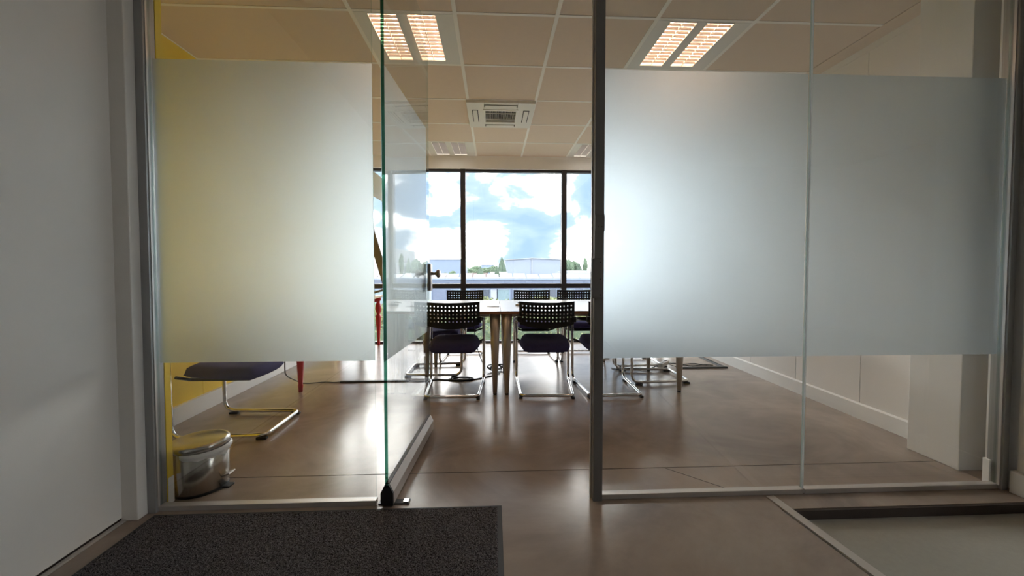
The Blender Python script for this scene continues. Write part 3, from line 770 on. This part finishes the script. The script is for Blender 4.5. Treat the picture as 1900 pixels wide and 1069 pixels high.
# cables
def cable(name, pts, r, m_, label, rad=0.05, cat='cable', group=None):
    o = MB().tube(fillet(pts, rad, 6), r, 7).build(name, m_)
    return tag(o, label, cat, group)
def wob(p, q, n, amp, seed, z=0.005):
    out = []
    for k in range(n + 1):
        s = k / n
        out.append((p[0] + (q[0] - p[0]) * s + amp * noise.noise(Vector((s * 6, seed, 0))), p[1] + (q[1] - p[1]) * s + amp * noise.noise(Vector((s * 6, seed, 9))), z))
    return out
cp = MB().prism([(3.600, 0), (3.648, 0), (3.636, 0.012), (3.612, 0.012)], 'x', -1.37, -0.76).build('cable_cover', 'black_rubber')
tag(cp, 'flat dark cable cover lying across the floor left of the table', 'cable cover')
cable('desk_cable', [(-1.72, 3.36, 0.30), (-1.75, 3.42, 0.12), (-1.66, 3.55, 0.012), (-1.5, 3.63, 0.006), (-1.42, 3.60, 0.006), (-1.365, 3.624, 0.006)], 0.005, 'grey_cable', 'grey cable dropping from the desk to the cable cover')
pts = [(-0.765, 3.624, 0.006), (-0.66, 3.60, 0.005), (-0.5, 3.66, 0.005), (-0.30, 3.60, 0.005), (-0.15, 3.66, 0.005), (0.0, 3.78, 0.005), (0.06, 3.84, 0.006)]
cable('floor_cable', pts, 0.005, 'cable', 'black cable running from the cable cover to the table legs')
lo = []
for k in range(60):
    a = k / 59 * 2 * PI * 2.6
    lo.append((-0.30 + (0.10 + 0.015 * math.sin(a * 0.7)) * math.cos(a) + 0.01 * k / 59, 3.655 + (0.045 + 0.01 * math.cos(a * 0.4)) * math.sin(a), 0.0065 + 0.006 * (k / 59)))
tag(MB().tube(lo, 0.0045, 6).build('coiled_cable', 'cable'), 'coiled black cable on the floor under the chair by the door', 'cable')
lo = []
for k in range(70):
    a = k / 69 * 2 * PI * 4
    lo.append((0.02 + 0.085 * math.cos(a) * (0.7 + 0.3 * math.sin(a * 0.37)), 3.99 + 0.05 * math.sin(a * 1.13), 0.008 + 0.04 * abs(math.sin(a * 0.61))))
tag(MB().tube(lo, 0.005, 6).build('cable_tangle', 'cable'), 'tangle of black cables behind the paired table legs', 'cable')
cable('hanging_cable', [(-0.20, 3.95, TZ - 0.03), (-0.19, 3.96, 0.40), (-0.16, 3.97, 0.22), (-0.11, 4.0, 0.07), (-0.09, 4.0, 0.01)], 0.004, 'cable', 'thin cable hanging below the left table')
ps = empty('power_strip', (1.74, 3.99, 0), 'white power strip lying on the floor by the right table end', 'power strip')
rt = (Vector((1.735, 3.985, 0)), Matrix.Rotation(R(48), 3, 'Z'))
bx('body', 'strip_white', ps, 1.735 - 0.105, 1.735 + 0.105, 3.96, 4.01, 0.026, 0.066, bev=0.006, rot=rt)
for k in range(4):
    c = rt[1] @ Vector((-0.07 + k * 0.045, 0, 0)) + Vector((1.735, 3.985, 0))
    MB().lathe([(0, 0.0655), (0.017, 0.0655), (0.017, 0.0675), (0, 0.0672)], 14, (c.x, c.y, 0)).build('socket', 'dark_void' if k % 2 else 'shade', ps)
bx('stand', 'black_plastic', ps, 1.70, 1.77, 3.97, 4.0, 0.0, 0.027)
cable('floor_cable', [(1.66, 3.93, 0.04), (1.5, 3.90, 0.006), (1.40, 3.97, 0.006), (1.25, 3.93, 0.006), (1.2, 4.0, 0.006)], 0.005, 'cable', 'black cable between the power strip and the right table legs')
cable('floor_cable', [(1.80, 4.03, 0.04), (1.92, 4.10, 0.02), (2.05, 4.02, 0.006), (2.2, 4.10, 0.006), (2.3, 4.06, 0.006)], 0.005, 'cable', 'thin black cable curling toward the right wall')
cable('floor_cable', [(1.79, 3.99, 0.04), (1.9, 3.97, 0.006), (2.0, 4.12, 0.006), (2.15, 4.16, 0.006), (2.24, 4.02, 0.006)], 0.004, 'grey_cable', 'thin grey cable looped beside the power strip')
dc = empty('floor_duct', (2.36, 3.98, 0), 'black cable duct turning the corner along the right wall', 'cable duct')
MB().prism([(3.945, 0), (3.99, 0), (3.98, 0.014), (3.955, 0.014)], 'x', 1.90, 2.39).build('duct_run', 'black_rubber', dc)
MB().prism([(2.345, 0), (2.39, 0), (2.38, 0.014), (2.355, 0.014)], 'y', 3.99, 5.3).build('duct_run', 'black_rubber', dc)

# ================================================================== OUTDOORS
GZ = -4.2
gd = struct(bx('ground', 'ground', None, -260, 260, -260, 500, GZ - 0.3, GZ), 'ground outside')
def facade_window(parent, x0, x1, z0, z1, y, m_):
    f = MB(); t_ = 0.05
    f.box(x0 - t_, x0, y - 0.05, y + 0.02, z0 - t_, z1 + t_); f.box(x1, x1 + t_, y - 0.05, y + 0.02, z0 - t_, z1 + t_)
    f.box(x0, x1, y - 0.05, y + 0.02, z0 - t_, z0); f.box(x0, x1, y - 0.05, y + 0.02, z1, z1 + t_)
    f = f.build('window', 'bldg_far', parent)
    bx('window_pane', m_, f, x0, x1, y - 0.02, y + 0.01, z0, z1)
YB = 26.0
zs = lambda v, y: CAM_Z + y * {513: -0.0223, 518: -0.0290, 537: -0.0546, 560: -0.0857}[v]
bb = empty('office_block', (0, YB, GZ), 'long low blue grey office block with a strip of windows opposite', 'building')
rt_ = zs(518, YB)
bx('facade', 'bldg_blue', bb, -34, 34, YB, YB + 5, GZ, rt_)
bx('parapet', 'bldg_far', bb, -34.1, 34.1, YB - 0.06, YB + 0.2, rt_ - 0.06, rt_ + 0.04)
bx('roof', 'roofing', bb, -34, 34, YB + 0.2, YB + 5, rt_, rt_ + 0.03)
ww = [(-9.0, -7.9), (-7.6, -6.9), (-5.4, -4.0), (-2.7, -1.6), (-1.05, -0.25), (-0.18, 0.22), (0.28, 1.05), (1.3, 2.3), (2.6, 3.5), (3.6, 4.1), (4.4, 5.3), (5.9, 6.9), (7.4, 8.6), (9.4, 10.6), (11.4, 12.6), (13.4, 14.6), (-11.5, -10.2), (-13.8, -12.6)]
zw0, zw1 = zs(560, YB) - 0.6, zs(537, YB) - 0.02
for k, (a, b) in enumerate(ww): facade_window(bb, a, b, zw0, zw1, YB, ['pane_pale', 'pane_pale', 'pane_white', 'pane_pale', 'pane_dark'][k % 5] if k != 5 else 'pane_white')
for k in range(38):
    x = -17 + k * 0.92; 
    for rw in range(1):
        y = YB + 1.2
        m = MB(); m.prism([(y, rt_ + 0.03), (y + 0.9, rt_ + 0.30 + 0.05 * math.sin(k * 1.7)), (y + 0.92, rt_ + 0.27), (y + 0.02, rt_ + 0.0)], 'x', x, x + 0.80)
        m.build('solar_panel', 'solar', bb)
# pale gabled hall
Y2 = 62.0
def zpx(v, y): return CAM_Z + y * (-(v - 496.4) / 742.6)
h1 = empty('white_hall', (6.3, Y2, GZ), 'large pale windowless hall beyond the office block, right of the conifer', 'building')
MB().prism([(0.0303 * Y2, GZ), (0.1714 * Y2, GZ), (0.1714 * Y2, zpx(481.5, Y2)), (0.098 * Y2, zpx(479, Y2)), (0.0303 * Y2, zpx(482.5, Y2))], 'y', Y2, Y2 + 26).build('walls', 'bldg_white', h1)
bx('corner_trim', 'bldg_white2', h1, 0.0955 * Y2, 0.0975 * Y2, Y2 - 0.1, Y2, GZ, zpx(480, Y2))
MB().prism([(0.029 * Y2, zpx(482.9, Y2)), (0.098 * Y2, zpx(479.4, Y2)), (0.1727 * Y2, zpx(482, Y2)), (0.1727 * Y2, zpx(481, Y2)), (0.098 * Y2, zpx(478.3, Y2)), (0.029 * Y2, zpx(481.8, Y2))], 'y', Y2 - 0.2, Y2 + 26.2).build('roof_edge', 'bldg_white2', h1)
h2 = empty('blue_hall', (-7.0, 66, GZ), 'flat hazy blue hall left of the first mullion', 'building')
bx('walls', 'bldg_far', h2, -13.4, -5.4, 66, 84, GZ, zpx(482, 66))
bx('roof_edge', 'bldg_white', h2, -13.5, -5.3, 65.9, 84.1, zpx(482, 66), zpx(481.2, 66))
h3 = empty('stepped_block', (24, 60, GZ), 'stepped white block with banded tower, mirrored in the glass door', 'building')
bx('tower', 'bldg_white2', h3, 21.5, 26.0, 60, 70, GZ, 3.9)
bx('wing', 'bldg_white2', h3, 18.6, 21.5, 60, 70, GZ, 1.7)
bx('low_wing', 'bldg_white2', h3, 14.0, 30.5, 56, 60, GZ, 0.25)
for z in (0.8, 1.5, 2.2, 2.9): bx('band', 'bldg_far', h3, 21.5, 26.0, 59.93, 60.0, z, z + 0.12)
facade_window(h3, 19.2, 19.9, -0.3, 1.2, 60, 'pane_dark')
h4 = empty('far_office', (-3, 160, GZ), 'tiny hazy blue office block among distant trees', 'building')
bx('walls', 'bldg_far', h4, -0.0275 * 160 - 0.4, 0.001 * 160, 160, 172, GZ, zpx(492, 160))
bx('roof_edge', 'bldg_white2', h4, -0.0275 * 160 - 0.5, 0.001 * 160 + .1, 159.8, 172, zpx(492, 160), zpx(491.5, 160))
h5 = empty('small_white_building', (11.5, 44, GZ), 'small white flat roofed building right of the pale hall', 'building')
bx('walls', 'bldg_white2', h5, 0.19 * 44, 0.27 * 44, 44, 52, GZ, zpx(505, 44))
bx('upper_wall', 'bldg_white2', h5, 0.21 * 44, 0.25 * 44, 46, 51, GZ, zpx(503, 44))
facade_window(h5, 0.222 * 44, 0.23 * 44, zpx(515, 44), zpx(511, 44), 44, 'pane_dark')
# houses with pitched roofs carrying solar panels
def house(x0, x1, y, v_e, v_r, rm, label, solar):
    t = empty('house', ((x0 + x1) / 2, y, GZ), label, 'house', 'low houses behind the office block')
    ze, zr = zpx(v_e, y), zpx(v_r, y + 2.5)
    bx('walls', 'bldg_white2', t, x0, x1, y, y + 5, GZ, ze)
    MB().prism([(y - 0.2, ze), (y + 2.5, zr), (y + 5.2, ze), (y + 5.2, ze - 0.1), (y - 0.2, ze - 0.1)], 'x', x0 - 0.2, x1 + 0.2).build('roof', rm, t)
    if solar:
        n = int((x1 - x0) / 1.5)
        for k in range(n):
            for r_ in range(2):
                s0, s1 = 0.1 + r_ * 0.45, 0.1 + r_ * 0.45 + 0.36
                P = lambda s: (y - 0.2 + 2.7 * s, ze + (zr - ze) * s + 0.03)
                a, b = P(s0), P(s1)
                MB().prism([a, b, (b[0], b[1] + 0.05), (a[0], a[1] + 0.05)], 'x', x0 + k * 1.5 + 0.15, x0 + k * 1.5 + 1.4).build('solar_panel', 'solar', t)
house(-8.4, -4.6, 46, 515.5, 508, 'roof_tile', 'low house with pale solar roof left of the first mullion', True)
house(-3.6, -0.8, 45, 515, 506.5, 'roof_tile', 'low brown roofed house right of the first mullion', False)
house(-0.2, 1.6, 50, 511, 504.5, 'bldg_white2', 'low white roofed house beside the tall conifer', False)
house(-17.0, -11.0, 48, 514, 508, 'roof_tile', 'low house seen beside the lamp arm', True)

def lump(m, c, rx, rz, seed, sub=3, amp=0.25, cone=False):
    r = bmesh.ops.create_icosphere(m.bm, subdivisions=sub, radius=1.0)
    for v in r['verts']:
        d = v.co.copy(); k = 1 + amp * noise.noise(d * 2.2 + Vector((seed, seed * 1.7, 0))) + amp * 0.7 * noise.noise(d * 5.5 + Vector((seed, 3, 1)))
        if cone:
            h = (d.z + 1) / 2; rr = (1 - h) ** 0.75 * 1.15 + 0.02
            l = math.hypot(d.x, d.y) + 1e-6
            v.co = Vector((c[0] + d.x / l * rx * rr * k * min(1, l * 3), c[1] + d.y / l * rx * rr * k * min(1, l * 3), c[2] + d.z * rz))
        else: v.co = Vector((c[0] + d.x * rx * k, c[1] + d.y * rx * k, c[2] + d.z * rz * k))
def tree(px, y, v_top, v_base, wpx, cone, label, m_, seed):
    x = ((px - 915.3) / 742.6) * y; zt = zpx(v_top, y); zb = zpx(v_base, y); rx = wpx / 742.6 * y / 2
    t = empty('tree', (x, y, GZ), label, 'tree', 'trees on the skyline')
    m = MB()
    if cone: lump(m, (x, y, (zt + zb) / 2), rx, (zt - zb) / 2, seed, 4, 0.35, True)
    else:
        lump(m, (x, y, (zt + zb) / 2), rx * 0.85, (zt - zb) / 2, seed, 4, 0.4)
        for k in range(4):
            a = k * 1.6 + seed; lump(m, (x + rx * 0.5 * math.cos(a), y + rx * 0.5 * math.sin(a), (zt + zb) / 2 + (zt - zb) * 0.18 * math.sin(a * 2.3)), rx * 0.55, (zt - zb) * 0.3, seed + k, 3, 0.4)
    m.build('crown', m_, t)
    MB().tube([(x, y, GZ), (x, y, zb + (zt - zb) * 0.3)], rx * 0.09 + 0.08, 7).build('trunk', 'bark', t)
tree(931, 56, 476.5, 513, 17, True, 'tall dark conifer left of the pale hall', 'conifer', 1.3)
tree(922, 48.5, 493, 513, 9, True, 'small conifer pressed against the tall conifer', 'conifer', 5.2)
tree(891, 43, 493, 516, 14, True, 'mid sized conifer standing by the brown roof', 'conifer', 2.6)
tree(868, 90, 498, 509, 18, False, 'bushy tree just right of the first mullion', 'leaf2', 3.1)
tree(882, 95, 494, 508, 18, False, 'rounded tree behind the brown roofed house', 'leaf2', 4.4)
tree(903, 100, 497, 506, 26, False, 'wide low tree below the two cranes', 'leaf2', 6.0)
tree(916, 92, 494, 508, 18, False, 'pale tree between cranes and conifer', 'leaf2', 7.7)
tree(936, 95, 496, 508, 14, False, 'tree touching the left corner of the pale hall', 'leaf2', 8.8)
tree(1056, 70, 483, 508, 20, False, 'broad tree right of the second mullion', 'leaf2', 9.4)
tree(1066, 72, 485, 508, 16, False, 'dense middle tree of the group right of the second mullion', 'leaf2', 10.1)
tree(1075, 70, 487, 509, 14, True, 'pointed tree of the group right of the second mullion', 'conifer', 11.6)
tree(1087, 74, 480, 508, 9, False, 'slim poplar near the door post', 'leaf2', 12.3)
tree(826, 60, 506, 514, 10, False, 'small tree on the roofline right of the door knob', 'leaf2', 13.3)
tree(840, 62, 503, 514, 13, False, 'rounded tree left of the first mullion', 'leaf2', 14.9)
tree(812, 58, 505, 514, 12, False, 'low tree behind the door knob', 'leaf2', 16.2)
for k, (px, vt, wd, cn) in enumerate(((1165, 472, 9, False), (1150, 478, 11, True), (1182, 477, 9, False), (1135, 482, 18, False), (1118, 485, 16, False))):
    tree(px, 50 - 3 * (k % 2), vt, 510, wd, cn, ['tallest tree mirrored in the glass door', 'pointed tree mirrored in the glass door', 'slim tree mirrored beside the stepped block', 'broad tree mirrored near the door handle', 'bushy tree mirrored at the door handle'][k], 'leaf2', 20 + k * 1.7)
def crane(px, y, v_top, v_base, jib, label):
    x = ((px - 915.3) / 742.6) * y; zt = zpx(v_top, y); zb = zpx(v_base, y); u = y / 742.6
    t = empty('tower_crane', (x, y, GZ), label, 'crane', 'construction cranes')
    bx('mast', 'crane', t, x - 0.22 * u, x + 0.22 * u, y, y + 0.4 * u, GZ, zt)
    bx('jib', 'crane', t, x - 4 * u, x + jib * u, y, y + 0.4 * u, zt - 0.9 * u, zt - 0.35 * u)
    bx('counterweight', 'crane', t, x - 4 * u, x - 2.8 * u, y, y + 0.4 * u, zt - 2.0 * u, zt - 0.9 * u)
    bx('cab', 'crane', t, x - 0.6 * u, x + 0.6 * u, y - 0.2 * u, y + 0.4 * u, zt - 1.9 * u, zt - 0.8 * u)
crane(897.5, 200, 484.8, 500, 7, 'lower tower crane on the horizon')
crane(911.5, 200, 479.5, 500, 6, 'taller tower crane nearer the conifer')

# planting below the window: leaves over a dark mass
def planting():
    t = empty('shrub_bed', (0, 9.5, GZ), 'pale green shrubs below the window', 'shrubs', kind='stuff')
    m = MB(); n = 0
    for k in range(26000):
        x = random.uniform(-4.5, 6.0); y = random.uniform(8.2, 11.0)
        top = 0.28 + 0.30 * noise.noise(Vector((x * 0.8, y * 0.8, 0))) + 0.16 * noise.noise(Vector((x * 2.3, y * 2.3, 5))) - 0.10 * (y - 8.2)
        z = top - abs(random.gauss(0, 0.22))
        if y < 8.5: z = random.uniform(-1.2, top)
        s = random.uniform(0.025, 0.055)
        d = Vector((random.gauss(0, 1), random.gauss(0, 1) - 0.3, random.gauss(0.7, 0.7))).normalized(); a = d.orthogonal().normalized() * s; b = d.cross(a) * 0.55
        c = Vector((x, y, z))
        m.bm.faces.new([m.bm.verts.new(c + q) for q in (a, b, -a, -b)])
    m.build('leaves', 'leaf', t, recalc=False)
    m = MB(); m.box(-4.6, 6.1, 8.5, 11.2, GZ, -0.35); m.build('mass', 'leaf2', t)
planting()
for o in list(bpy.data.objects):
    if '_local' in o: del o['_local']
